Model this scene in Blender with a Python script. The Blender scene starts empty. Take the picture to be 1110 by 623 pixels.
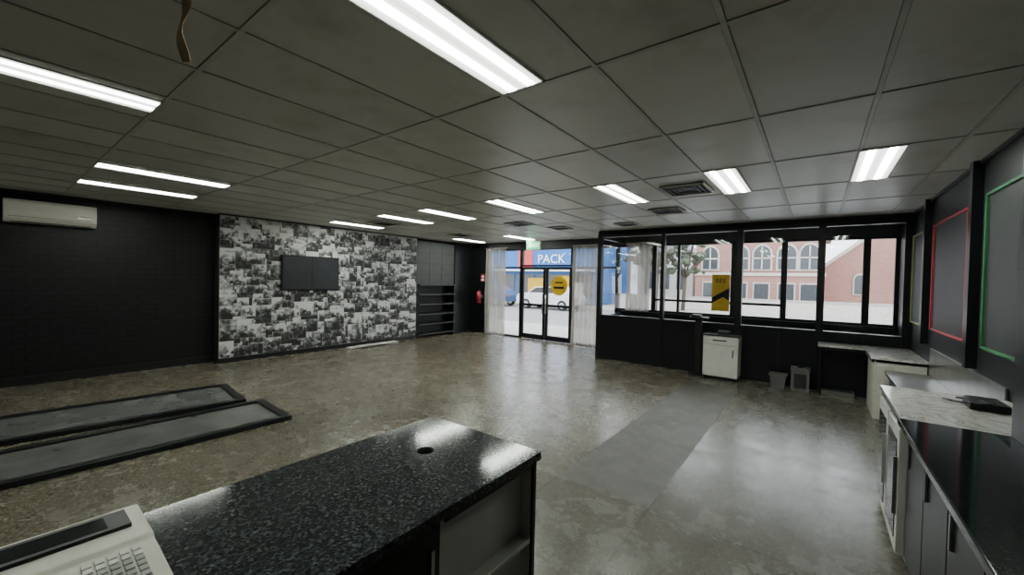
import bpy, bmesh, math, random
from mathutils import Matrix, Vector
random.seed(7)
SC=bpy.context.scene
COL=SC.collection
# ------------------------------------------------------------ materials
def newmat(name):
    m=bpy.data.materials.new(name);m.use_nodes=True
    nt=m.node_tree;b=nt.nodes['Principled BSDF']
    return m,nt,b
def N(nt,t,**k):
    n=nt.nodes.new(t)
    for a,v in k.items():
        if a.startswith('i_'): n.inputs[a[2:]].default_value=v
        else: setattr(n,a,v)
    return n
def L(nt,a,b): nt.links.new(a,b)
def ramp(nt,fac,stops,interp='LINEAR'):
    r=N(nt,'ShaderNodeValToRGB');r.color_ramp.interpolation=interp
    e=r.color_ramp.elements
    e[0].position=stops[0][0];e[0].color=stops[0][1]
    e[1].position=stops[-1][0];e[1].color=stops[-1][1]
    for p,c in stops[1:-1]:
        x=e.new(p);x.color=c
    L(nt,fac,r.inputs[0]);return r
def g(v,a=1): return (v,v,v,1) if not isinstance(v,tuple) else (v[0],v[1],v[2],1)
def math_(nt,op,a,b=None,c=None):
    n=N(nt,'ShaderNodeMath',operation=op)
    for i,x in enumerate((a,b,c)):
        if x is None: continue
        if isinstance(x,(int,float)): n.inputs[i].default_value=x
        else: L(nt,x,n.inputs[i])
    return n.outputs[0]
def mixc(nt,fac,a,b):
    n=N(nt,'ShaderNodeMix',data_type='RGBA')
    if isinstance(fac,(int,float)): n.inputs[0].default_value=fac
    else: L(nt,fac,n.inputs[0])
    for i,x in ((6,a),(7,b)):
        if isinstance(x,tuple): n.inputs[i].default_value=g(x)
        else: L(nt,x,n.inputs[i])
    return n.outputs[2]
def simple(name,col,rough=.5,metal=0,var=.12,scale=6,bump=0,spec=.5):
    m,nt,b=newmat(name)
    tc=N(nt,'ShaderNodeTexCoord');no=N(nt,'ShaderNodeTexNoise',i_Scale=scale,i_Detail=5)
    L(nt,tc.outputs['Object'],no.inputs['Vector'])
    c=tuple(col)
    r=ramp(nt,no.outputs[0],[(.3,g(tuple(x*(1-var) for x in c))),(.7,g(tuple(min(1,x*(1+var)) for x in c)))])
    L(nt,r.outputs[0],b.inputs['Base Color'])
    b.inputs['Roughness'].default_value=rough;b.inputs['Metallic'].default_value=metal
    b.inputs['Specular IOR Level'].default_value=spec
    if bump:
        bp=N(nt,'ShaderNodeBump',i_Strength=bump,i_Distance=.01);L(nt,no.outputs[0],bp.inputs['Height']);L(nt,bp.outputs[0],b.inputs['Normal'])
    return m
def emis(name,col,s):
    m,nt,b=newmat(name)
    b.inputs['Base Color'].default_value=g(col)
    b.inputs['Emission Color'].default_value=g(col);b.inputs['Emission Strength'].default_value=s
    return m
def glassmat(name,tint=(.95,.97,.97),refl=.07,rough=.01):
    m=bpy.data.materials.new(name);m.use_nodes=True;nt=m.node_tree;nt.nodes.clear()
    o=N(nt,'ShaderNodeOutputMaterial');t=N(nt,'ShaderNodeBsdfTransparent');t.inputs[0].default_value=g(tint)
    gl=N(nt,'ShaderNodeBsdfGlossy',i_Roughness=rough);lw=N(nt,'ShaderNodeFresnel',i_IOR=1.45)
    mx=N(nt,'ShaderNodeMixShader');L(nt,lw.outputs[0],mx.inputs[0]);L(nt,t.outputs[0],mx.inputs[1]);L(nt,gl.outputs[0],mx.inputs[2]);L(nt,mx.outputs[0],o.inputs[0])
    return m
M={}
M['black']=simple('black_paint',(.009,.009,.010),.45,spec=.35)
M['blackframe']=simple('black_aluminium',(.008,.009,.010),.35,spec=.4)
M['blackpanel']=simple('black_laminate',(.009,.010,.012),.32,spec=.35)
M['wallblack']=simple('charcoal_wall_paint',(.016,.018,.018),.4,spec=.4)
M['darkgrey']=simple('charcoal_paint',(.028,.030,.030),.5)
M['white']=simple('white_melamine',(.66,.66,.62),.4,var=.06)
M['cream']=simple('cream_plastic',(.60,.59,.52),.45,var=.08)
M['aircon']=simple('yellowed_white_plastic',(.75,.73,.64),.4,var=.05)
M['steel']=simple('brushed_steel',(.45,.45,.44),.3,metal=1)
M['red']=simple('red_paint',(.50,.03,.05),.4)
M['green']=simple('green_paint',(.04,.20,.08),.4)
M['lime']=simple('lime_paint',(.36,.38,.14),.4)
M['glass']=glassmat('clear_glass')
m=bpy.data.materials.new('sheer_curtain');m.use_nodes=True;nt=m.node_tree;nt.nodes.clear()
o=N(nt,'ShaderNodeOutputMaterial');d=N(nt,'ShaderNodeBsdfDiffuse');d.inputs[0].default_value=g((.50,.47,.42));tl=N(nt,'ShaderNodeBsdfTranslucent');tl.inputs[0].default_value=g((.36,.34,.30))
tr=N(nt,'ShaderNodeBsdfTransparent');a=N(nt,'ShaderNodeMixShader');a.inputs[0].default_value=.5;b2=N(nt,'ShaderNodeMixShader')
tc=N(nt,'ShaderNodeTexCoord');no=N(nt,'ShaderNodeTexNoise',i_Scale=3.0);L(nt,tc.outputs['Object'],no.inputs[0])
r=ramp(nt,no.outputs[0],[(.3,g(.12)),(.7,g(.28))]);L(nt,r.outputs[0],b2.inputs[0])
L(nt,d.outputs[0],a.inputs[1]);L(nt,tl.outputs[0],a.inputs[2]);L(nt,a.outputs[0],b2.inputs[1]);L(nt,tr.outputs[0],b2.inputs[2]);L(nt,b2.outputs[0],o.inputs[0])
M['sheer']=m
# floor -------------------------------------------------
m,nt,b=newmat('polished_terrazzo')
tc=N(nt,'ShaderNodeTexCoord');sx=N(nt,'ShaderNodeSeparateXYZ');L(nt,tc.outputs['Object'],sx.inputs[0])
X,Y=sx.outputs[0],sx.outputs[1]
sp=N(nt,'ShaderNodeTexVoronoi',i_Scale=70);L(nt,tc.outputs['Object'],sp.inputs['Vector'])
spc=ramp(nt,sp.outputs['Color'],[(.0,g((.058,.053,.041))),(.35,g((.118,.108,.086))),(.7,g((.18,.166,.134))),(1,g((.36,.335,.28)))])
big=N(nt,'ShaderNodeTexNoise',i_Scale=.8,i_Detail=4,i_Roughness=.55);L(nt,tc.outputs['Object'],big.inputs['Vector'])
bigr=ramp(nt,big.outputs[0],[(.3,g((.78,.74,.65))),(.7,g((1.12,1.08,.98)))])
mul=N(nt,'ShaderNodeMix',data_type='RGBA',blend_type='MULTIPLY');mul.inputs[0].default_value=1;L(nt,spc.outputs[0],mul.inputs[6]);L(nt,bigr.outputs[0],mul.inputs[7])
ter=mul.outputs[2]
cn=N(nt,'ShaderNodeTexNoise',i_Scale=5,i_Detail=12,i_Roughness=.8);L(nt,tc.outputs['Object'],cn.inputs['Vector'])
conc=ramp(nt,cn.outputs[0],[(.32,g((.07,.068,.061))),(.5,g((.135,.132,.121))),(.6,g((.18,.177,.163))),(.70,g((.34,.33,.31)))])
concs=ramp(nt,cn.outputs[0],[(.32,g((.042,.039,.032))),(.5,g((.088,.083,.070))),(.6,g((.125,.118,.101))),(.70,g((.24,.225,.195)))])
grey=mixc(nt,.5,ter,conc.outputs[0])
wob=math_(nt,'MULTIPLY',math_(nt,'SUBTRACT',cn.outputs[0],.5),.05)
Xw=math_(nt,'ADD',X,wob);Yw=math_(nt,'ADD',Y,math_(nt,'MULTIPLY',wob,8))
right=math_(nt,'GREATER_THAN',Xw,-1.73)
strip=math_(nt,'MULTIPLY',math_(nt,'MULTIPLY',right,math_(nt,'LESS_THAN',Xw,-.95)),math_(nt,'MULTIPLY',math_(nt,'GREATER_THAN',Yw,3.0),math_(nt,'LESS_THAN',Yw,7.4)))
stripf=math_(nt,'MULTIPLY',strip,.9)
c1=mixc(nt,right,ter,grey);c2=mixc(nt,stripf,c1,concs.outputs[0])
def lineX(x,w=.006,co=None): return math_(nt,'LESS_THAN',math_(nt,'ABSOLUTE',math_(nt,'SUBTRACT',co if co else X,x)),w)
j=lineX(-1.73,.008)
for q in (lineX(-.95,.008),math_(nt,'MULTIPLY',right,lineX(2.95,.006,Y)),math_(nt,'MULTIPLY',right,lineX(1.5,.005,Y))):
    j=math_(nt,'MAXIMUM',j,q)
c3=mixc(nt,math_(nt,'MULTIPLY',j,.55),c2,(.03,.028,.024))
L(nt,c3,b.inputs['Base Color'])
rn=N(nt,'ShaderNodeTexNoise',i_Scale=2.6,i_Detail=10,i_Roughness=.75);L(nt,tc.outputs['Object'],rn.inputs['Vector'])
rr=ramp(nt,rn.outputs[0],[(.35,g(.17)),(.65,g(.34))])
rfin=math_(nt,'ADD',rr.outputs[0],math_(nt,'MULTIPLY',strip,.22))
L(nt,rfin,b.inputs['Roughness'])
bp=N(nt,'ShaderNodeBump',i_Strength=.10,i_Distance=.01);L(nt,cn.outputs[0],bp.inputs['Height']);L(nt,bp.outputs[0],b.inputs['Normal'])
b.inputs['Specular IOR Level'].default_value=.7
M['floor']=m
# ceiling tiles ---------------------------------------------
m,nt,b=newmat('ceiling_tile')
tc=N(nt,'ShaderNodeTexCoord');sx=N(nt,'ShaderNodeSeparateXYZ');L(nt,tc.outputs['Object'],sx.inputs[0])
fx=math_(nt,'FLOOR',math_(nt,'DIVIDE',math_(nt,'ADD',sx.outputs[0],.35),.6));fy=math_(nt,'FLOOR',math_(nt,'DIVIDE',math_(nt,'SUBTRACT',sx.outputs[1],.72),1.2))
cb=N(nt,'ShaderNodeCombineXYZ');L(nt,fx,cb.inputs[0]);L(nt,fy,cb.inputs[1])
wn=N(nt,'ShaderNodeTexWhiteNoise');L(nt,cb.outputs[0],wn.inputs['Vector'])
cr=ramp(nt,wn.outputs[0],[(0,g((.61,.605,.575))),(1,g((.76,.755,.725)))])
no=N(nt,'ShaderNodeTexNoise',i_Scale=1.6,i_Detail=8,i_Roughness=.65);L(nt,tc.outputs['Object'],no.inputs[0])
nr=ramp(nt,no.outputs[0],[(.3,g((.76,.74,.69))),(.48,g((.95,.945,.93))),(.7,g(1.0))])
mul=N(nt,'ShaderNodeMix',data_type='RGBA',blend_type='MULTIPLY');mul.inputs[0].default_value=1;L(nt,cr.outputs[0],mul.inputs[6]);L(nt,nr.outputs[0],mul.inputs[7])
L(nt,mul.outputs[2],b.inputs['Base Color']);b.inputs['Roughness'].default_value=.36
fn=N(nt,'ShaderNodeTexNoise',i_Scale=160,i_Detail=2);L(nt,tc.outputs['Object'],fn.inputs[0])
bp=N(nt,'ShaderNodeBump',i_Strength=.15,i_Distance=.004);L(nt,fn.outputs[0],bp.inputs['Height']);L(nt,bp.outputs[0],b.inputs['Normal'])
M['ceil']=m
M['tbar']=simple('grid_bar',(.58,.58,.55),.4)
M['gap']=simple('grid_shadow_gap',(.14,.14,.13),.8)
def brickmat(name,c1,c2,mort,axis,scale=1.0,rough=.5,bump=.6):
    m,nt,b=newmat(name)
    tc=N(nt,'ShaderNodeTexCoord');sx=N(nt,'ShaderNodeSeparateXYZ');L(nt,tc.outputs['Object'],sx.inputs[0])
    cb=N(nt,'ShaderNodeCombineXYZ');L(nt,sx.outputs[axis],cb.inputs[0]);L(nt,sx.outputs[2],cb.inputs[1])
    br=N(nt,'ShaderNodeTexBrick');br.inputs['Scale'].default_value=scale
    br.inputs['Brick Width'].default_value=.24;br.inputs['Row Height'].default_value=.086;br.inputs['Mortar Size'].default_value=.01
    br.inputs['Color1'].default_value=g(c1);br.inputs['Color2'].default_value=g(c2);br.inputs['Mortar'].default_value=g(mort)
    L(nt,cb.outputs[0],br.inputs['Vector']);L(nt,br.outputs[0],b.inputs['Base Color'])
    bp=N(nt,'ShaderNodeBump',i_Strength=bump,i_Distance=.008,invert=True);L(nt,br.outputs['Fac'],bp.inputs['Height']);L(nt,bp.outputs[0],b.inputs['Normal'])
    b.inputs['Roughness'].default_value=rough
    return m
M['bbrick']=brickmat('black_painted_brick',(.010,.010,.011),(.007,.007,.008),(.003,.003,.003),1,rough=.42,bump=1.0)
M['bbrick'].node_tree.nodes['Principled BSDF'].inputs['Specular IOR Level'].default_value=.35
M['rbrick']=brickmat('red_brick',(.47,.22,.18),(.40,.18,.15),(.42,.34,.30),0,rough=.85,bump=.2)  # paler, less saturated brick: the outdoor haze is put into its colour
def granite(name,dark,mid,lite,sc=60,rough=.05):
    m,nt,b=newmat(name);tc=N(nt,'ShaderNodeTexCoord')
    v=N(nt,'ShaderNodeTexVoronoi',i_Scale=sc);L(nt,tc.outputs['Object'],v.inputs['Vector'])
    n2=N(nt,'ShaderNodeTexNoise',i_Scale=sc*.5,i_Detail=6,i_Roughness=.75);L(nt,tc.outputs['Object'],n2.inputs['Vector'])
    s=math_(nt,'ADD',math_(nt,'MULTIPLY',v.outputs['Color'],.35),math_(nt,'MULTIPLY',n2.outputs[0],.65))
    r=ramp(nt,s,[(.0,g(dark)),(.44,g(dark)),(.55,g(mid)),(.70,g(lite))])
    L(nt,r.outputs[0],b.inputs['Base Color']);b.inputs['Roughness'].default_value=rough
    b.inputs['Specular IOR Level'].default_value=.42
    return m
M['granite']=granite('black_granite',(.014,.017,.019),(.032,.038,.041),(.10,.11,.115),135,.10)
M['granite2']=granite('black_granite_fine',(.008,.009,.010),(.016,.018,.02),(.06,.065,.07),150,.08)
m,nt,b=newmat('white_marble_laminate');tc=N(nt,'ShaderNodeTexCoord')
n1=N(nt,'ShaderNodeTexNoise',i_Scale=3,i_Detail=9,i_Roughness=.65,i_Distortion=1.2);L(nt,tc.outputs['Object'],n1.inputs[0])
r=ramp(nt,n1.outputs[0],[(.3,g((.42,.42,.40))),(.48,g((.62,.61,.58))),(.52,g((.35,.35,.34))),(.56,g((.62,.61,.58))),(.8,g((.5,.5,.48)))])
L(nt,r.outputs[0],b.inputs['Base Color']);b.inputs['Roughness'].default_value=.12;M['marble']=m
# mural
m,nt,b=newmat('photo_collage_print')
at=N(nt,'ShaderNodeAttribute',attribute_name='rnd');uv=N(nt,'ShaderNodeUVMap',uv_map='UVMap')
tc=N(nt,'ShaderNodeTexCoord')
na=N(nt,'ShaderNodeTexNoise',noise_dimensions='4D',i_Scale=6.5,i_Detail=3,i_Roughness=.5);L(nt,tc.outputs['Object'],na.inputs['Vector']);L(nt,math_(nt,'MULTIPLY',at.outputs['Fac'],90),na.inputs['W'])
vb=N(nt,'ShaderNodeTexVoronoi',voronoi_dimensions='4D',i_Scale=17);L(nt,tc.outputs['Object'],vb.inputs['Vector']);L(nt,math_(nt,'MULTIPLY',at.outputs['Fac'],50),vb.inputs['W'])
su=N(nt,'ShaderNodeSeparateXYZ');L(nt,uv.outputs[0],su.inputs[0])
vcol=N(nt,'ShaderNodeSeparateColor');L(nt,vb.outputs['Color'],vcol.inputs[0])
a1=math_(nt,'MULTIPLY',math_(nt,'SUBTRACT',na.outputs[0],.5),2.4)
a2=math_(nt,'MULTIPLY',math_(nt,'MULTIPLY',math_(nt,'SUBTRACT',vcol.outputs[0],.5),.9),math_(nt,'SUBTRACT',1.1,su.outputs[1]))
a3=math_(nt,'MULTIPLY',math_(nt,'SUBTRACT',su.outputs[1],.5),.8)
rb=math_(nt,'FRACT',math_(nt,'MULTIPLY',at.outputs['Fac'],13.7))
base=math_(nt,'ADD',math_(nt,'MULTIPLY',rb,.75),.06)
val=math_(nt,'ADD',math_(nt,'ADD',a1,a2),math_(nt,'ADD',a3,base))
def edge(c): return math_(nt,'MINIMUM',c,math_(nt,'SUBTRACT',1,c))
r=ramp(nt,val,[(.0,g(.012)),(.3,g(.05)),(.55,g(.20)),(.9,g(.66))])
ed=math_(nt,'LESS_THAN',math_(nt,'MINIMUM',edge(su.outputs[0]),edge(su.outputs[1])),.018)
L(nt,mixc(nt,math_(nt,'MULTIPLY',ed,.45),r.outputs[0],(.52,.52,.50)),b.inputs['Base Color']);b.inputs['Roughness'].default_value=.45
M['mural']=m
M['asphalt']=simple('asphalt',(.27,.27,.275),.8,scale=12)
M['paving']=simple('concrete_paving',(.47,.46,.44),.85)
M['blue']=simple('blue_signage',(.02,.14,.44),.4)
M['yellow']=simple('yellow_signage',(.80,.50,.02),.4)
M['signwhite']=simple('white_lettering',(.85,.85,.85),.5,var=.03)
M['orange']=simple('orange_red_signage',(.60,.05,.05),.4)
M['stone']=simple('cream_stone',(.66,.63,.58),.8)
M['roof']=simple('slate_roof',(.26,.25,.26),.7)
M['leaf']=simple('foliage',(.10,.12,.08),.9,var=.5,scale=20)
M['bark']=simple('bark',(.12,.10,.08),.9)
M['carwhite']=simple('car_paint_white',(.7,.7,.72),.2)
M['carblue']=simple('car_paint_blue',(.04,.10,.22),.2)
M['tyre']=simple('tyre_rubber',(.015,.015,.015),.8)
M['darkglass']=simple('dark_glass',(.015,.018,.02),.05)
M['extglass']=simple('street_window_glass',(.08,.09,.10),.15)
M['greyglass']=simple('dusty_glass',(.12,.125,.12),.15,var=.25,scale=3)
M['boardgrey']=simple('grey_pinboard',(.030,.033,.033),.5)
M['nichegrey']=simple('grey_niche_panel',(.055,.058,.058),.5)
M['tvgrey']=simple('grey_panel',(.022,.024,.027),.3)
M['tan']=simple('dry_tape',(.60,.48,.28),.7)
M['rawwood']=simple('white_board',(.55,.54,.5),.6)
# ------------------------------------------------------------ mesh builder
class MB:
    def __init__(s): s.bm=bmesh.new();s.mats=[]
    def mi(s,k):
        m=M[k] if isinstance(k,str) else k
        if m not in s.mats: s.mats.append(m)
        return s.mats.index(m)
    def box(s,x0,x1,y0,y1,z0,z1,k,rot=None,bev=0):
        i=s.mi(k)
        if x0>x1:x0,x1=x1,x0
        if y0>y1:y0,y1=y1,y0
        if z0>z1:z0,z1=z1,z0
        r=bmesh.ops.create_cube(s.bm,size=1)
        vs=r['verts'];c=Vector(((x0+x1)/2,(y0+y1)/2,(z0+z1)/2))
        for v in vs: v.co=Vector((v.co.x*(x1-x0),v.co.y*(y1-y0),v.co.z*(z1-z0)))
        fs={f for v in vs for f in v.link_faces}
        if bev:
            es={e for v in vs for e in v.link_edges}
            rr=bmesh.ops.bevel(s.bm,geom=list(es),offset=bev,segments=2,affect='EDGES',profile=.6)
            fs=set(rr['faces'])|{f for f in fs if f.is_valid}
            vs=list({v for f in fs for v in f.verts})
        if rot is not None:
            for v in vs: v.co=rot@v.co
        for v in vs: v.co+=c
        for f in fs:
            if f.is_valid: f.material_index=i
        return s
    def cyl(s,p0,p1,r,k,seg=16,r2=None,caps=True):
        i=s.mi(k);p0=Vector(p0);p1=Vector(p1);d=p1-p0
        rr=bmesh.ops.create_cone(s.bm,cap_ends=caps,segments=seg,radius1=r,radius2=r if r2 is None else r2,depth=d.length)
        q=d.to_track_quat('Z','Y').to_matrix()
        for v in rr['verts']: v.co=q@v.co+(p0+p1)/2
        for f in {f for v in rr['verts'] for f in v.link_faces}: f.material_index=i;f.smooth=len(f.verts)==4
        return s
    def sph(s,c,r,k,sub=2,sc=(1,1,1)):
        i=s.mi(k);rr=bmesh.ops.create_icosphere(s.bm,subdivisions=sub,radius=r)
        for v in rr['verts']: v.co=Vector((v.co.x*sc[0],v.co.y*sc[1],v.co.z*sc[2]))+Vector(c)
        for f in {f for v in rr['verts'] for f in v.link_faces}: f.material_index=i;f.smooth=True
        return s
    def poly(s,pts,k):
        i=s.mi(k);f=s.bm.faces.new([s.bm.verts.new(p) for p in pts]);f.material_index=i;return f
    def prism(s,pts,vec,k):
        i=s.mi(k);vec=Vector(vec)
        a=[s.bm.verts.new(p) for p in pts];b_=[s.bm.verts.new(Vector(p)+vec) for p in pts]
        fs=[s.bm.faces.new(a[::-1]),s.bm.faces.new(b_)]
        n=len(a)
        for q in range(n): fs.append(s.bm.faces.new([a[q],a[(q+1)%n],b_[(q+1)%n],b_[q]]))
        for f in fs:f.material_index=i
        return s
    def done(s,name,parent=None,bev=0):
        bmesh.ops.recalc_face_normals(s.bm,faces=s.bm.faces[:])
        me=bpy.data.meshes.new(name);s.bm.to_mesh(me);s.bm.free()
        for m in s.mats: me.materials.append(m)
        o=bpy.data.objects.new(name,me);COL.objects.link(o)
        if parent: o.parent=parent
        if bev:
            md=o.modifiers.new('bevel','BEVEL');md.width=bev;md.segments=2;md.limit_method='ANGLE'
        return o
def empty(name,loc=(0,0,0)):
    e=bpy.data.objects.new(name,None);COL.objects.link(e);e.empty_display_size=.1;return e
def text(body,name,size,loc,rot,mat,parent,ext=.01,align='CENTER',sx=1):
    c=bpy.data.curves.new(name,'FONT');c.body=body;c.size=size;c.extrude=ext;c.align_x=align;c.align_y='CENTER';c.space_character=1.05
    o=bpy.data.objects.new(name,c);COL.objects.link(o);o.location=loc;o.rotation_euler=rot;o.scale=(sx,1,1)
    c.materials.append(M[mat]);o.parent=parent;return o
CZ=2.8;XL=-9.1;XM=-8.85;XR=1.12;YF=9.5;YB=-4.0;YP=8.27
# ------------------------------------------------------------ shell
MB().box(XL-.3,XR+.3,YB-.2,YF+.12,-.12,0,'floor').done('floor')
MB().box(XL-.3,XR+.3,YB-.2,YF+.12,CZ,CZ+.1,'ceil').done('ceiling')
MB().box(XL-.2,XL,YB,YF+.1,0,CZ,'bbrick').done('wall_left')
w=MB().box(XR,XR+.2,YB,YF+.1,0,CZ,'wallblack')
w.done('wall_right')
MB().box(.85,XR,YB,3.32,.907,CZ,'wallblack').done('wall_right_pillar')
t=MB()
for z in (1.35,1.8,2.25): t.box(.846,.851,YB,3.32,z-.003,z+.003,'black')
for y in (2.7,2.1,1.5): t.box(.846,.851,y-.003,y+.003,.907,CZ,'black')
t.done('trim_tile_seams')
MB().box(XL-.2,XR+.2,YB-.2,YB,0,CZ,'darkgrey').done('wall_back')
w=MB()
w.box(XL,-8.2,YF,YF+.12,0,CZ,'blackpanel')
w.box(-8.2,XR,YF,YF+.12,2.6,CZ,'darkgrey')
w.box(-3.95,XR,YF,YF+.12,0,1.0,'black')
w.done('wall_front')
MB().box(XM-.25+.001,XM,2.65,7.26,0,CZ,'darkgrey').done('wall_mural')
t=MB();x=-.35
xs=[-.35+.6*k for k in range(-15,3)];ys=[.72+1.2*k for k in range(-4,8)]
for x in xs: t.box(x-.012,x+.012,YB,YF,CZ-.006,CZ+.001,'tbar').box(x+.012,x+.015,YB,YF,CZ-.001,CZ+.001,'gap').box(x-.015,x-.012,YB,YF,CZ-.001,CZ+.001,'gap')
for y in ys: t.box(XL,XR,y-.012,y+.012,CZ-.0055,CZ+.001,'tbar').box(XL,XR,y+.012,y+.015,CZ-.0012,CZ+.001,'gap').box(XL,XR,y-.015,y-.012,CZ-.0012,CZ+.001,'gap')
t.done('trim_ceiling_grid')
t=MB();t.box(XL,XL+.03,YB,2.65,CZ-.03,CZ,'darkgrey').box(XM,XM+.03,2.65,7.26,CZ-.03,CZ,'darkgrey').box(XR-.03,XR,3.32,YP-.05,CZ-.03,CZ,'darkgrey')
t.done('trim_ceiling_edge')
MB().box(XL,XL+.02,YB,2.65,0,.12,'black').box(XM,XM+.015,2.65,7.26,0,.09,'black').done('baseboard_left')
# ------------------------------------------------------------ mural
bm=bmesh.new();lay=bm.faces.layers.float.new('rnd');uvl=bm.loops.layers.uv.new('UVMap')
y0m,y1m,z0m,z1m=2.65,7.26,.09,2.77
def quad(y0,y1,z0,z1,x,r):
    y0=max(y0,y0m);y1=min(y1,y1m);z0=max(z0,z0m);z1=min(z1,z1m)
    if y1-y0<.02 or z1-z0<.02: return
    vs=[bm.verts.new(p) for p in ((x,y0,z0),(x,y1,z0),(x,y1,z1),(x,y0,z1))]
    f=bm.faces.new(vs);f[lay]=r
    for l,u in zip(f.loops,((0,0),(1,0),(1,1),(0,1))): l[uvl].uv=u
quad(y0m,y1m,z0m,z1m,XM+.002,.5)
for k in range(600):
    cy=random.uniform(y0m,y1m);cz=random.uniform(z0m,z1m);wd=random.uniform(.20,.42);ht=wd*random.choice((.62,.66,.7,.75,1.25))
    quad(cy-wd/2,cy+wd/2,cz-ht/2,cz+ht/2,XM+.003+k*.00001,random.random())
me=bpy.data.meshes.new('photo_collage_mural');bm.to_mesh(me);bm.free();me.materials.append(M['mural'])
ob=bpy.data.objects.new('photo_collage_mural',me);COL.objects.link(ob)
t=MB();t.box(XM+.011,XM+.06,3.72,4.96,1.36,2.10,'blackframe',bev=.008)
t.box(XM+.06,XM+.068,3.75,4.33,1.39,2.07,'tvgrey').box(XM+.06,XM+.068,4.35,4.93,1.39,2.07,'tvgrey')
t.done('wall_mounted_screen')
# ------------------------------------------------------------ AC
t=MB()
prof=[(XL,2.34),(XL+.15,2.34),(XL+.21,2.40),(XL+.225,2.5),(XL+.215,2.62),(XL+.19,2.655),(XL,2.66)]
t.prism([(p[0],.16,p[1]) for p in prof],(0,.9,0),'aircon')
t.box(XL+.10,XL+.20,.22,1.0,2.345,2.352,'black')
t.box(XL+.218,XL+.224,.2,1.02,2.415,2.42,'darkgrey')
t.box(XL+.05,XL+.17,.22,1.0,2.656,2.663,'darkgrey')
t.box(XL+.223,XL+.228,.86,.98,2.45,2.47,'steel')
t.done('split_air_conditioner',bev=.004)
# ------------------------------------------------------------ shelving niche
t=MB();xb=XL+.005
t.box(xb,XM-.02,7.29,8.72,1.5,2.72,'nichegrey')
for y in (7.75,8.22): t.box(XM-.02,XM-.015,y-.006,y+.006,1.5,2.72,'black')
for z in (1.8,2.1,2.4): t.box(XM-.02,XM-.016,7.29,8.72,z-.004,z+.004,'black')
t.box(xb,XM+.02,7.27,7.31,0,1.5,'blackpanel').box(xb,XM+.02,8.70,8.74,0,1.5,'blackpanel')
for z in (.08,.36,.64,.92,1.2,1.47):
    t.box(xb,XM+.10,7.3,8.7,z,z+.035,'blackpanel')
    t.box(XM+.10,XM+.104,7.3,8.7,z+.002,z+.033,'nichegrey')
t.done('display_shelving',bev=.002)
MB().box(XL,XM,8.75,YF,0,CZ,'blackpanel').box(XM,XM+.004,9.1,9.106,0,CZ,'darkgrey').done('wall_left_end')
t=MB();t.box(-8.72,-8.55,5.1,6.5,.006,.035,'rawwood',rot=Matrix.Rotation(.06,3,'Z')).box(-8.6,-8.45,5.3,6.1,.036,.06,'white');t.done('loose_boards',bev=.002)
# ------------------------------------------------------------ lights
m,nt,b=newmat('fluorescent_diffuser')
tc=N(nt,'ShaderNodeTexCoord');sx=N(nt,'ShaderNodeSeparateXYZ');L(nt,tc.outputs['Object'],sx.inputs[0])
ax=math_(nt,'ABSOLUTE',sx.outputs[0])
dd=math_(nt,'ABSOLUTE',math_(nt,'SUBTRACT',ax,.065))
rp=ramp(nt,dd,[(0,g(1)),(.014,g(.85)),(.032,g(.06)),(.09,g(.018))])
L(nt,math_(nt,'MULTIPLY',rp.outputs[0],70.0),b.inputs['Emission Strength'])
b.inputs['Emission Color'].default_value=(.93,1,.89,1);b.inputs['Base Color'].default_value=g(.8)
M['diff']=m
def fixture(x0,y0,drop=0):
    t=MB();hw=.15;hl=.595
    for (a,b_,c,d) in ((-hw,-hw+.012,-hl,hl),(hw-.012,hw,-hl,hl),(-hw,hw,-hl,-hl+.012),(-hw,hw,hl-.012,hl)): t.box(a,b_,c,d,-.010,0,'white')
    t.box(-hw+.012,hw-.012,-hl+.012,hl-.012,-.006,-.001,'diff')
    o=t.done('fluorescent_ceiling_light');o.location=(x0+hw,y0+.6,CZ-.001)
for x,y in ((-1.54,.70),(-3.74,-.48),(-6.2,.70),(-7.5,.70),(-8.1,4.31),(-6.45,4.31),(-5.3,4.31),(-3.83,4.31),(-2.14,4.31),(-.94,4.31),(.24,4.31),(-8.2,7.92),(-6.4,7.92)):
    fixture(x,y)
def vent(x,y,s=.5,l=None,name='ceiling_air_vent'):
    l=l or s;t=MB();e=s/2;f=l/2
    for q in range(4):
        k=q*.055
        z=CZ-.02+q*.003
        for (a,b_,c,d) in ((-e+k,-e+k+.02,-f+k,f-k),(e-k-.02,e-k,-f+k,f-k),(-e+k,e-k,-f+k,-f+k+.02),(-e+k,e-k,f-k-.02,f-k)):
            t.box(x+a,x+b_,y+c,y+d,z-.004,z+.012,'darkgrey' if q else 'cream')
    t.box(x-e+.01,x+e-.01,y-f+.01,y+f-.01,CZ-.008,CZ-.001,'black')
    t.done(name)
vent(-1.25,5.0,.48,.55);vent(-1.85,6.3,.45);vent(-4.7,6.4,.45);vent(-4.3,7.3,.4);vent(-7.2,7.3,.5);vent(-2.9,7.4,.4);vent(-7.15,5.0,.5)
t=MB()
pv=[]
for i in range(13):
    q=i/12;pv.append((-1.98-.01*math.sin(q*5),.47+.012*math.sin(q*7),CZ-.004-q*.30,.012+.006*math.sin(q*9)))
for a,b_ in zip(pv,pv[1:]):
    t.poly([(a[0]-a[3],a[1]-a[3]*.6,a[2]),(a[0]+a[3],a[1]+a[3]*.6,a[2]),(b_[0]+b_[3],b_[1]+b_[3]*.6,b_[2]),(b_[0]-b_[3],b_[1]-b_[3]*.6,b_[2])],'tan')
bmesh.ops.remove_doubles(t.bm,verts=t.bm.verts[:],dist=.0002)
o=t.done('peeling_ceiling_tape');o.modifiers.new('s','SOLIDIFY').thickness=.002
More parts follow.
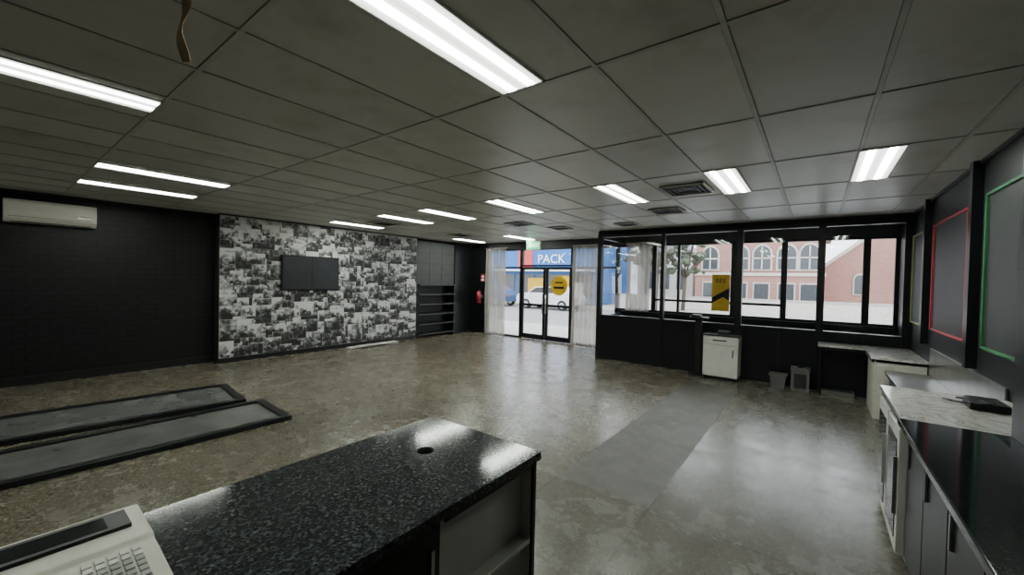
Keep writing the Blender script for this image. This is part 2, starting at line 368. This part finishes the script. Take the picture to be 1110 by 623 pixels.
# ------------------------------------------------------------ front glazing
def window(name,x0,x1,z0,z1,y,fr=.05,dep=.08,mids=(),rails=(),mat='blackframe'):
    t=MB()
    t.box(x0,x0+fr,y-dep/2,y+dep/2,z0,z1,mat).box(x1-fr,x1,y-dep/2,y+dep/2,z0,z1,mat)
    t.box(x0+fr,x1-fr,y-dep/2,y+dep/2,z0,z0+fr,mat).box(x0+fr,x1-fr,y-dep/2,y+dep/2,z1-fr,z1,mat)
    for q in mids: t.box(q-fr/2,q+fr/2,y-dep/2,y+dep/2,z0+fr,z1-fr,mat)
    for q in rails: t.box(x0+fr,x1-fr,y-dep/2+.002,y+dep/2-.002,q-fr/2,q+fr/2,mat)
    t.poly([(x0+fr,y,z0+fr),(x1-fr,y,z0+fr),(x1-fr,y,z1-fr),(x0+fr,y,z1-fr)],'glass')
    return t.done(name)
yg=YF+.06
window('window_1',-8.2,-6.9,0,2.6,yg,rails=(2.05,))
window('window_2',-6.9,-5.22,2.08,2.6,yg)
window('window_3',-5.22,-3.95,0,2.6,yg,rails=(2.05,))
window('window_4',-3.95,-3.05,1.0,2.6,yg)
window('window_5',-3.05,-1.4,1.0,2.6,yg,mids=(-2.5,),rails=(1.3,))
window('window_6',-1.4,-.52,1.0,2.6,yg,rails=(1.3,))
window('window_7',-.52,.7,1.0,2.6,yg)
window('window_8',.7,XR,1.0,2.6,yg)
for i,(a,b_) in enumerate(((-6.9,-6.06),(-6.06,-5.22))):
    t=MB();f=.075;x0,x1,z0,z1=a+.01,b_-.01,.01,2.07
    t.box(x0,x0+f,yg-.025,yg+.025,z0,z1,'blackframe').box(x1-f,x1,yg-.025,yg+.025,z0,z1,'blackframe')
    t.box(x0+f,x1-f,yg-.025,yg+.025,z0,z0+.14,'blackframe').box(x0+f,x1-f,yg-.025,yg+.025,z1-f,z1,'blackframe').box(x0+f,x1-f,yg-.02,yg+.02,.95,1.02,'blackframe')
    t.poly([(x0+f,yg,z0+.1),(x1-f,yg,z0+.1),(x1-f,yg,z1-f),(x0+f,yg,z1-f)],'glass')
    hx=x1-.04 if i==0 else x0+.04
    t.cyl((hx,yg-.09,.75),(hx,yg-.09,1.3),.014,'steel').cyl((hx,yg-.09,.8),(hx,yg,.8),.01,'steel').cyl((hx,yg-.09,1.25),(hx,yg,1.25),.01,'steel')
    t.done('door_%d'%(i+1))
t=MB();
t.cyl((-5.64,yg-.006,1.55),(-5.64,yg-.003,1.55),.27,'yellow',24).box(-5.8,-5.48,yg-.012,yg-.007,1.47,1.53,'black').box(-5.76,-5.52,yg-.012,yg-.007,1.62,1.66,'black')
t.done('door_decal')
def curtain(x0,x1,y,z0,z1,name='sheer_curtain',amp=.045,wl=.13):
    t=MB();n=int((x1-x0)/.012);i=t.mi('sheer');prev=None
    rows=8
    for q in range(n+1):
        x=x0+(x1-x0)*q/n;col=[]
        for r in range(rows+1):
            z=z0+(z1-z0)*r/rows
            yy=y+amp*math.sin(x/wl*6.28+.4*math.sin(x*9)+.25*math.sin(z*2))*(1-.25*r/rows)
            col.append(t.bm.verts.new((x+.01*math.sin(z*3+x*20),yy,z)))
        if prev:
            for r in range(rows):
                f=t.bm.faces.new((prev[r],col[r],col[r+1],prev[r+1]));f.smooth=True;f.material_index=i
        prev=col
    t.cyl((x0-.05,y,z1+.005),(x1+.05,y,z1+.005),.012,'steel')
    t.done(name)
curtain(-8.12,-7.35,9.36,.03,2.62)
curtain(-5.10,-4.35,9.36,.03,2.62)
curtain(-3.65,-3.1,9.36,1.02,2.62)
e=empty('exit_sign')
t=MB();t.box(-6.3,-5.85,8.9,8.95,2.50,2.74,'white',bev=.006).cyl((-6.075,8.925,2.74),(-6.075,8.925,CZ-.006),.012,'steel');
g1=emis('exit_green',(.02,.42,.16),1.5)
t.box(-6.28,-5.87,8.892,8.9,2.52,2.72,g1);t.done('sign_body',e)
wm=emis('exit_white',(.9,1,.95),2.0);M['exw']=wm
t=MB();cx,cz,yy=-6.19,2.62,8.887
t.cyl((cx+.02,yy,cz+.066),(cx+.02,yy+.004,cz+.066),.016,'exw')
for a,b_ in (((.015,.045),(-.005,-.005)),((.012,.04),(.045,.015)),((.012,.04),(-.03,.02)),((-.005,-.005),(.03,-.03)),((.03,-.03),(.025,-.07)),((-.005,-.005),(-.03,-.04)),((-.03,-.04),(-.06,-.045))):
    t.cyl((cx+a[0],yy+.002,cz+a[1]),(cx+b_[0],yy+.002,cz+b_[1]),.009,'exw',8)
t.done('running_figure',e)
text('EXIT','exit_text',.14,(-6.0,8.888,2.62),(math.pi/2,0,0),'exw',e,.002)
t=MB();x,y=-8.36,9.32
t.cyl((x,y,.95),(x,y,1.28),.065,'red',20).sph((x,y,1.28),.065,'red',2,(1,1,.6)).cyl((x,y,1.3),(x,y,1.36),.02,'black').box(x-.05,x+.05,y-.012,y+.012,1.36,1.38,'black').box(x-.06,x+.03,y-.01,y+.01,1.4,1.415,'black')
t.cyl((x+.04,y-.02,1.34),(x+.085,y-.02,1.2),.01,'black').cyl((x+.085,y-.02,1.2),(x+.08,y-.02,1.0),.01,'black').box(x-.02,x+.02,y+.06,YF-.002,1.1,1.2,'steel')
t.done('fire_extinguisher')
t=MB();t.box(x-.09,x+.09,YF-.012,YF-.001,1.62,1.85,'red').box(x-.06,x+.06,YF-.015,YF-.011,1.64,1.7,'signwhite').cyl((x,YF-.016,1.77),(x,YF-.011,1.77),.045,'signwhite',20)
t.done('fire_extinguisher_sign')
# ------------------------------------------------------------ glass partition
t=MB();y0,y1=YP-.045,YP+.045
x0,x1=-3.87,XR
t.box(x0,x1,y0,y1,0,.94,'blackpanel')
t.box(x0,x1,y0-.02,y1+.02,.92,.97,'blackframe')
t.box(x0,x1,y0-.01,y1+.01,2.66,2.76,'blackframe')
t.box(x0,x1,y0,y1,2.75,CZ,'darkgrey')
for px,wd in ((-3.83,.09),(-2.47,.07),(-1.12,.10),(.05,.10),(1.07,.10)): t.box(px-wd/2,px+wd/2,y0-.015,y1+.015,0,2.74,'blackframe')
t.poly([(x0,YP,.95),(x1,YP,.95),(x1,YP,2.68),(x0,YP,2.68)],'glass')
for px in (-3.2,-1.8,-.5,.6): t.box(px-.003,px+.003,y0-.003,y0,.0,.92,'darkgrey')
t.box(x0,x0+.09,YP+.045,YF,0,.94,'blackpanel').box(x0,x0+.09,YP+.045,YF,2.64,CZ,'blackframe')
t.poly([(x0+.045,YP,.94),(x0+.045,YF,.94),(x0+.045,YF,2.68),(x0+.045,YP,2.68)],'glass')
t.done('wall_glass_partition')
t=MB();t.box(x0+.1,XR,9.42,9.5,.94,1.0,'blackframe');t.done('trim_window_sill')
e=empty('window_poster')
t=MB();xa,xb=-1.80,-1.46;yp=yg-.055
t.box(xa,xb,yp,yp+.01,1.12,1.90,'black');t.poly([(xa,yp-.002,1.90),(xb,yp-.002,1.90),(xb,yp-.002,1.62),(xa,yp-.002,1.40)],'yellow')
t.poly([(xa,yp-.002,1.28),(xb-.12,yp-.002,1.42),(xb,yp-.002,1.34),(xb,yp-.002,1.12),(xa,yp-.002,1.12)],'yellow')
t.done('poster_board',e)
text('BEE','poster_text',.13,(-1.63,yp-.006,1.76),(math.pi/2,0,0),'black',e,.001)
# ------------------------------------------------------------ cabinet by partition
t=MB();x0,x1,ya,yb=-1.60,-1.04,7.82,8.2
t.box(x0,x1,ya+.018,yb,.06,.78,'white').box(x0+.004,x1-.004,ya,ya+.016,.07,.62,'white').box(x0+.004,x1-.004,ya,ya+.016,.635,.765,'white')
t.box(x0-.01,x1+.01,ya-.015,yb,.78,.80,'black').box(x0+.02,x1-.02,ya+.04,yb,.0,.06,'black')
t.box(x1-.09,x1-.075,ya-.015,ya,.42,.55,'black').box(-1.44,-1.22,ya-.01,ya,.69,.71,'black')
t.done('white_cabinet',bev=.003)
t=MB();t.box(-1.86,-1.56,7.86,8.12,1.05,1.08,'black').box(-1.77,-1.66,7.95,8.03,.03,1.05,'black').box(-1.86,-1.63,7.86,8.12,.0,.03,'black').box(-1.83,-1.67,7.9,8.08,1.08,1.12,'darkgrey')
t.done('pedestal_stand',bev=.003)
t=MB();t.box(-1.38,-1.2,7.9,8.05,.802,.86,'darkgrey').box(-1.36,-1.22,7.92,8.03,.86,.865,'black');t.done('small_device',bev=.004)
def bin_(name,cx,cy,w,d,hh,k):
    t=MB();i=t.mi(k);ib=t.mi('black')
    def ring(w_,d_,z): return [t.bm.verts.new((cx+sx_*w_/2,cy+sy*d_/2,z)) for sx_,sy in ((-1,-1),(1,-1),(1,1),(-1,1))]
    rs=[ring(w*.82,d*.82,0),ring(w,d,hh),ring(w+.03,d+.03,hh),ring(w+.03,d+.03,hh+.02),ring(w-.02,d-.02,hh+.02),ring(w*.8,d*.8,.02)]
    for a,b_ in zip(rs,rs[1:]):
        for q in range(4): f=t.bm.faces.new((a[q],a[(q+1)%4],b_[(q+1)%4],b_[q]));f.material_index=i
    t.bm.faces.new(rs[0][::-1]).material_index=i;t.bm.faces.new(rs[-1]).material_index=ib
    t.done(name)
M['tubgrey']=simple('grey_tub_plastic',(.13,.13,.13),.5)
bin_('storage_tub',-.47,8.02,.22,.22,.2,'tubgrey')
t=MB();t.box(-.29,-.05,7.9,8.12,0,.34,'tubgrey').box(-.30,-.04,7.89,8.13,.34,.37,'tubgrey').box(-.25,-.09,7.895,7.9,.05,.28,'darkgrey').cyl((-.17,8.0,.37),(-.17,8.0,.41),.04,'black');t.done('plastic_bin',bev=.006)
t=MB();t.box(.1,.5,7.95,8.18,.0,.07,'steel').box(.12,.48,7.97,8.16,.07,.075,'darkgrey');t.done('metal_tray',bev=.004)
# ------------------------------------------------------------ far bench L
t=MB();z=.80
t.box(.04,XR-.01,7.74,8.2,z-.03,z,'marble').box(.58,XR-.01,6.9,7.74,z-.03,z,'marble')
t.box(.05,XR-.02,7.76,7.79,z-.07,z-.03,'black').box(.59,.62,6.92,7.74,z-.07,z-.03,'black')
t.box(.62,XR-.02,6.94,6.965,.0,z-.07,'cream').box(.62,.645,6.965,7.72,.0,z-.07,'cream')
t.box(.64,.80,6.925,6.94,.1,z-.1,'cream').box(.05,.09,8.1,8.18,0,z-.03,'blackframe')
t.box(.72,.76,6.915,6.925,.45,.47,'steel')
t.done('corner_bench',bev=.003)
def board(y0,y1,z0,z1,k):
    t=MB();x=XR-.002;f=.022
    t.box(x-.012,x,y0,y1,z0,z1,'boardgrey')
    for (a,b_,c,d) in ((y0,y0+f,z0,z1),(y1-f,y1,z0,z1),(y0,y1,z0,z0+f),(y0,y1,z1-f,z1)): t.box(x-.03,x,a,b_,c,d,k)
    t.done('framed_noticeboard',bev=.003)
board(5.48,6.88,1.2,2.45,'red');board(7.45,8.15,1.2,2.45,'lime');board(3.6,5.0,1.2,2.48,'green')
t=MB();
for y in (5.24,7.15): t.box(XR-.07,XR,y-.05,y+.05,1.0,CZ,'blackpanel')
t.done('trim_wall_posts')
t=MB();t.box(XR-.02,XR-.002,4.45,6.85,.66,.98,'steel');t.box(.7,XR-.02,4.6,6.8,.62,.66,'steel');
for y in (4.7,6.7): t.box(.74,.78,y,y+.04,0,.62,'steel').box(1.03,1.07,y,y+.04,0,.62,'steel')
t.done('steel_bench',bev=.003)
# ------------------------------------------------------------ right counter
t=MB();z=.9
t.box(.43,XR-.005,3.335,4.40,z-.03,z,'marble');t.box(.44,.46,3.34,4.38,z-.07,z-.03,'darkgrey')
t.box(.45,XR-.01,4.34,4.38,0,z-.03,'white').box(1.0,XR-.01,3.34,4.34,0,z-.03,'white')
t.done('marble_worktop',bev=.004)
t=MB();z=.905
t.box(.41,XR-.005,-2.2,3.33,z-.04,z,'granite2',bev=.006)
t.box(.47,XR-.01,-2.2,3.28,.1,z-.04,'blackpanel')
t.box(.52,XR-.01,-2.2,3.28,0,.1,'darkgrey')
yy=3.27
while yy>-2:
    t.box(.452,.47,yy-.44,yy-.006,.11,z-.06,'blackpanel');
    t.box(.44,.452,yy-.09,yy-.075,.66,.80,'steel');yy-=.45
t.done('granite_counter',bev=.002)
def fridge(y0,y1):
    t=MB();x=.47;
    t.box(x,.98,y0,y1,.03,.84,'white').box(x-.045,x-.004,y0,y1,.06,.83,'white',bev=.006)
    t.box(x-.05,x-.044,y0+.06,y1-.06,.14,.75,'darkglass').box(x+.05,.9,y0+.03,y1-.03,0,.03,'black')
    t.box(x-.065,x-.045,y0+.015,y0+.035,.3,.65,'steel')
    t.done('bar_fridge')
fridge(3.36,3.81);fridge(3.85,4.3)
t=MB();t.box(.82,1.0,3.9,4.08,.903,.95,'black',bev=.01).box(.86,1.02,4.1,4.25,.903,.935,'darkgrey',bev=.01)
pp=[(.80+.1*math.sin(q*.9)+.02*q/3,4.0+.12*math.cos(q*1.3),.93+.02*math.sin(q)) for q in range(12)]
for a,b_ in zip(pp,pp[1:]): t.cyl(a,b_,.006,'black',8)
t.done('card_terminal_with_cable')
# ------------------------------------------------------------ island counter
e=empty('service_counter')
x0,x1,y0,y1,z=-1.71,-.98,-1.2,1.54,.90
hx,hy,hr=-1.39,1.21,.04
t=MB();n=32;i=t.mi('granite')
for zz in (z,z-.035):
    rects=((x0,x1,y0,hy-.12),(x0,x1,hy+.12,y1),(x0,hx-.12,hy-.12,hy+.12),(hx+.12,x1,hy-.12,hy+.12))
    for a,b_,c,d in rects: t.poly([(a,c,zz),(b_,c,zz),(b_,d,zz),(a,d,zz)],'granite')
    pts=[]
    for q in range(n):
        an=2*math.pi*q/n;c_,s_=math.cos(an),math.sin(an);k=.12/max(abs(c_),abs(s_))
        pts.append(((hx+c_*hr,hy+s_*hr,zz),(hx+c_*k,hy+s_*k,zz)))
    for q in range(n):
        a,b_=pts[q],pts[(q+1)%n];t.poly([a[0],a[1],b_[1],b_[0]],'granite')
for (a,b_,c,d) in ((x0,y0,x1,y0),(x1,y0,x1,y1),(x1,y1,x0,y1),(x0,y1,x0,y0)): t.poly([(a,b_,z),(c,d,z),(c,d,z-.035),(a,b_,z-.035)],'granite')
t.cyl((hx,hy,z-.04),(hx,hy,z),hr,'black',32,caps=False)
t.cyl((hx,hy,z-.05),(hx,hy,z-.045),hr*1.05,'black',32)
bmesh.ops.remove_doubles(t.bm,verts=t.bm.verts[:],dist=.0003)
t.done('granite_top',e)
t=MB()
t.box(x0+.03,x0+.05,y0,y1-.02,0,z-.036,'blackpanel')
t.box(x0+.05,x1-.01,y1-.045,y1-.02,0,z-.036,'blackpanel')
t.box(x0+.05,x1-.01,y0,y0+.03,0,z-.036,'blackpanel')
t.box(x1-.03,x1-.012,.96,y1-.045,z-.06,z-.036,'blackpanel')
t.box(-1.06,-1.05,.95,y1-.046,.1,z-.04,'white').box(-1.05,x1-.02,y1-.052,y1-.046,.1,z-.06,'white')
t.box(-1.05,x1-.03,.943,.955,.1,z-.04,'white')
t.box(-1.05,x1-.02,.955,y1-.052,.10,.12,'white').box(-1.05,x1-.015,.955,y1-.052,.50,.52,'white')
t.box(x0+.05,x1-.08,y0+.03,y1-.045,0,.1,'black')
yy=.94
while yy>-1.0:
    t.box(x1-.03,x1-.012,yy-.5,yy-.004,.11,z-.045,'blackpanel');t.box(x1-.012,x1-.002,yy-.05,yy-.035,.55,.78,'steel');yy-=.51
t.box(x0+.06,x1-.03,y0+.03,.94,.1,z-.06,'black')
t.done('counter_body',e,bev=.002)
# cash register
e=empty('cash_register')
t=MB();ya,yb=-.22,.285;xa,xb=-1.64,-1.13
prof=[(xa,.902),(xb,.902),(xb,.920),(xb-.05,.928),(xb-.26,.952),(xb-.30,.955),(xb-.31,.965),(xa+.01,.975),(xa,.965)]
t.prism([(p[0],ya,p[1]) for p in prof],(0,yb-ya,0),'cream')
t.done('register_body',e,bev=.008)
t=MB()
t.box(xa+.03,xa+.135,ya+.03,yb-.035,.968,.979,'black').box(xa+.045,xa+.12,ya+.10,yb-.08,.979,.980,'darkglass')
nrm=math.atan2(.024,.21)
R_=Matrix.Rotation(nrm,3,'Y')
def onslope(s): return xb-.26+s*math.cos(nrm),.952-s*math.sin(nrm)
px,pz_=onslope(.105);t.box(px-.09,px+.09,ya+.04,yb-.03,pz_-.001,pz_+.002,'cream',rot=R_)
M['key1']=simple('key_white',(.66,.66,.62),.5);M['key2']=simple('key_grey',(.34,.34,.33),.5);M['key3']=simple('key_dark',(.13,.13,.14),.5)
for a in range(9):
    for b_ in range(19):
        if b_ in (6,13): continue
        px,pz_=onslope(-.005+a*.0225);cy=ya+.055+b_*.0225
        k='key1' if b_<13 or a<2 else 'key2'
        if b_>13 and a in (6,7): k='key3'
        t.box(px-.0085,px+.0085,cy-.0085,cy+.0085,pz_+.002,pz_+.009,k,rot=R_)
t.done('keys_and_display',e,bev=.001)
# ------------------------------------------------------------ frames on the floor
def gframe(pts,name='glazed_door_panel'):
    t=MB();P=[Vector((p[0],p[1],0)) for p in pts];c=sum(P,Vector())/4
    w=.085
    def inset(i):
        a=P[i];n1=(P[(i+1)%4]-a).normalized();n2=(P[i-1]-a).normalized();return a+(n1+n2)*w
    I=[inset(i) for i in range(4)]
    for i in range(4):
        k=(i+1)%4
        t.prism([P[i]+Vector((0,0,.002)),P[k]+Vector((0,0,.002)),I[k]+Vector((0,0,.002)),I[i]+Vector((0,0,.002))],(0,0,.048),'blackframe')
    t.prism([q+Vector((0,0,.02)) for q in I],(0,0,.008),'greyglass')
    t.done(name,bev=.003)
gframe([(-6.13,-.45),(-5.90,2.08),(-6.97,2.19),(-7.2,-.35)])
gframe([(-4.87,-.45),(-4.82,2.17),(-5.77,2.22),(-5.82,-.4)])
# ------------------------------------------------------------ exterior, street colours lightened in place of haze
MB().box(-60,40,YF+.13,13.5,-.2,-.05,'paving').done('footpath')
MB().box(-80,60,13.5,24,-.3,-.15,'asphalt').done('road')
MB().box(-80,60,24,60,-.25,-.05,'paving').done('far_ground')
e=empty('blue_shop_building')
t=MB();
t.box(-30,-12.9,27,34,0,4.9,'blue').box(-30,-12.9,26.5,27,2.55,4.3,'blue')
t.box(-19.5,-18.1,26.45,26.5,2.7,4.2,'orange')
t.box(-30,-12.9,25.6,27,2.42,2.55,'signwhite')
for x in (-21,-19,-17,-15,-13.9): t.box(x-.9,x+.8,26.95,27,.5,2.2,'extglass')
t.box(-18.8,-17.3,26.9,26.95,.7,1.9,'yellow').box(-16.2,-15,26.9,26.95,1.0,2.1,'yellow').box(-14.7,-13.8,26.9,26.95,.7,1.6,'signwhite')
t.done('shop_body',e)
text('PACK','shop_sign_text',.95,(-16.35,26.44,3.35),(math.pi/2,0,0),'signwhite',e,.03)
t=MB()
def arch(cx,zb,zt,hw,y,k,seg=14,sc=1.0):
    pts=[(cx-hw,y,zb),(cx+hw,y,zb)]
    zs=zt-hw*1.2
    for q in range(seg+1):
        an=math.pi*q/seg;pts.append((cx+hw*math.cos(an),y,zs+1.2*hw*math.sin(an)))
    t.prism(pts,(0,.06,0),k)
t.box(-7.2,.4,32,42,0,5.2,'rbrick').box(-7.25,.45,31.9,32,2.35,2.55,'stone').box(-7.25,.45,31.9,32,4.9,5.2,'stone')
for cx in (-6.2,-4.3,-3.0,-1.6,-.4):
    arch(cx,2.7,4.5,.6,31.9,'stone');arch(cx,2.8,4.38,.48,31.84,'extglass')
    t.box(cx-.04,cx+.04,31.78,31.84,2.8,4.3,'stone').box(cx-.48,cx+.48,31.78,31.84,3.5,3.58,'stone')
    t.box(cx-.5,cx+.5,31.9,32,.7,1.9,'stone').box(cx-.42,cx+.42,31.86,31.92,.78,1.82,'extglass')
t.prism([(-7.6,31.8,5.2),(.8,31.8,5.2),(-3.4,31.8,8.5)],(0,10,0),'roof')
t.box(.4,6,34,42,0,3.1,'rbrick');t.prism([(.4,34,3.1),(6,34,3.1),(3.4,34,5.6)],(0,8,0),'rbrick')
t.prism([(0.1,33.9,3.0),(.4,33.9,3.0),(3.4,33.9,5.6),(6,33.9,3.1),(6.3,33.9,3.1),(3.4,33.9,5.9)],(0,.3,0),'stone')
arch(2.2,1.2,2.6,.35,33.9,'stone');arch(2.2,1.28,2.5,.27,33.84,'extglass')
arch(4.2,1.2,2.6,.35,33.9,'stone');arch(4.2,1.28,2.5,.27,33.84,'extglass')
t.done('brick_church')
t=MB();t.box(-12,8,29,29.25,-.05,.75,'stone').box(-12.05,8.05,28.95,29.3,.75,.85,'paving');t.done('low_garden_wall')
t=MB();t.box(-13,-8.3,36,44,-.05,4.2,'stone');t.prism([(-13.2,35.8,4.2),(-8,35.8,4.2),(-10.6,35.8,5.8)],(0,8,0),'roof')
for x in (-12,-10.6,-9.2): t.box(x-.4,x+.4,35.95,36,1.2,2.8,'extglass')
t.done('neighbouring_house')
def tree(x,y,hh):
    t=MB();t.cyl((x,y,-.05),(x+.1,y,hh*.55),.13,'bark',r2=.07)
    for q in range(7):
        an=q*.9;t.cyl((x+.08,y,hh*.45),(x+math.cos(an)*1.1,y+math.sin(an)*1.1,hh*(.75+.03*q)),.05,'bark',8,r2=.02)
    for q in range(60):
        an=random.random()*6.28;rr=random.uniform(.1,1.5);t.sph((x+math.cos(an)*rr,y+math.sin(an)*rr,hh*random.uniform(.55,1.05)),random.uniform(.10,.30),'leaf',2,(1,1,.7))
    for v in t.bm.verts:
        if v.co.z>hh*.5: v.co+=Vector([random.uniform(-.06,.06) for _ in range(3)])
    t.done('street_tree')
tree(-8.2,26,4.8);tree(-10.6,31,5.2);tree(-6.9,27.5,4.4);tree(5.4,31.5,4.5)
def car(cx,cy,k,name='parked_car',L_=4.3):
    t=MB();w=1.75
    prof=[(-2.1,.35),(-2.15,.75),(-1.95,.98),(-1.25,1.05),(-.6,1.45),(.75,1.5),(1.4,1.1),(1.95,1.0),(2.12,.75),(2.1,.35)]
    t.prism([(cx+p[0],cy,p[1]-.15) for p in prof],(0,w,0),k)
    t.poly([(cx-1.12,cy-.01,.92),(cx-.05,cy-.01,.92),(cx-.05,cy-.01,1.26),(cx-.56,cy-.01,1.24)],'darkglass')
    t.poly([(cx+.02,cy-.01,.92),(cx+1.25,cy-.01,.92),(cx+.72,cy-.01,1.28),(cx+.02,cy-.01,1.27)],'darkglass')
    for x in (-1.35,1.35):
        for y in (-.02,w-.2): t.cyl((cx+x,cy+y,.17),(cx+x,cy+y+.22,.17),.32,'tyre',24).cyl((cx+x,cy+y-.01,.17),(cx+x,cy+y,.17),.19,'steel',16)
    t.box(cx-2.15,cx-2.1,cy+.2,cy+.5,.5,.62,'signwhite').box(cx+2.08,cx+2.14,cy+.15,cy+.45,.55,.65,'red')
    t.done(name,bev=.03)
car(-13.8,21.5,'carwhite');car(-19,21.5,'carblue')
# ------------------------------------------------------------ world
w=bpy.data.worlds.new('World');SC.world=w;w.use_nodes=True;nt=w.node_tree
bg=nt.nodes['Background'];tc=N(nt,'ShaderNodeTexCoord');no=N(nt,'ShaderNodeTexNoise',i_Scale=2.5,i_Detail=5);L(nt,tc.outputs['Generated'],no.inputs[0])
r=ramp(nt,no.outputs[0],[(.3,g((.78,.82,.88))),(.7,g((.95,.97,1.0)))]);L(nt,r.outputs[0],bg.inputs[0]);bg.inputs[1].default_value=5.0
# ------------------------------------------------------------ camera
f=435;yaw=math.radians(37.2);roll=0.0225;h=1.68;pitch=math.atan(8/f)
cam=bpy.data.cameras.new('camera');co=bpy.data.objects.new('camera',cam);COL.objects.link(co)
cam.sensor_fit='HORIZONTAL';cam.sensor_width=36;cam.lens=36*f/1110;cam.clip_start=.02;cam.clip_end=300
R=Matrix.Rotation(yaw,3,'Z')@Matrix.Rotation(math.pi/2-pitch,3,'X')@Matrix.Rotation(roll,3,'Z')
co.matrix_world=Matrix.Translation((0,0,h))@R.to_4x4()
SC.camera=co
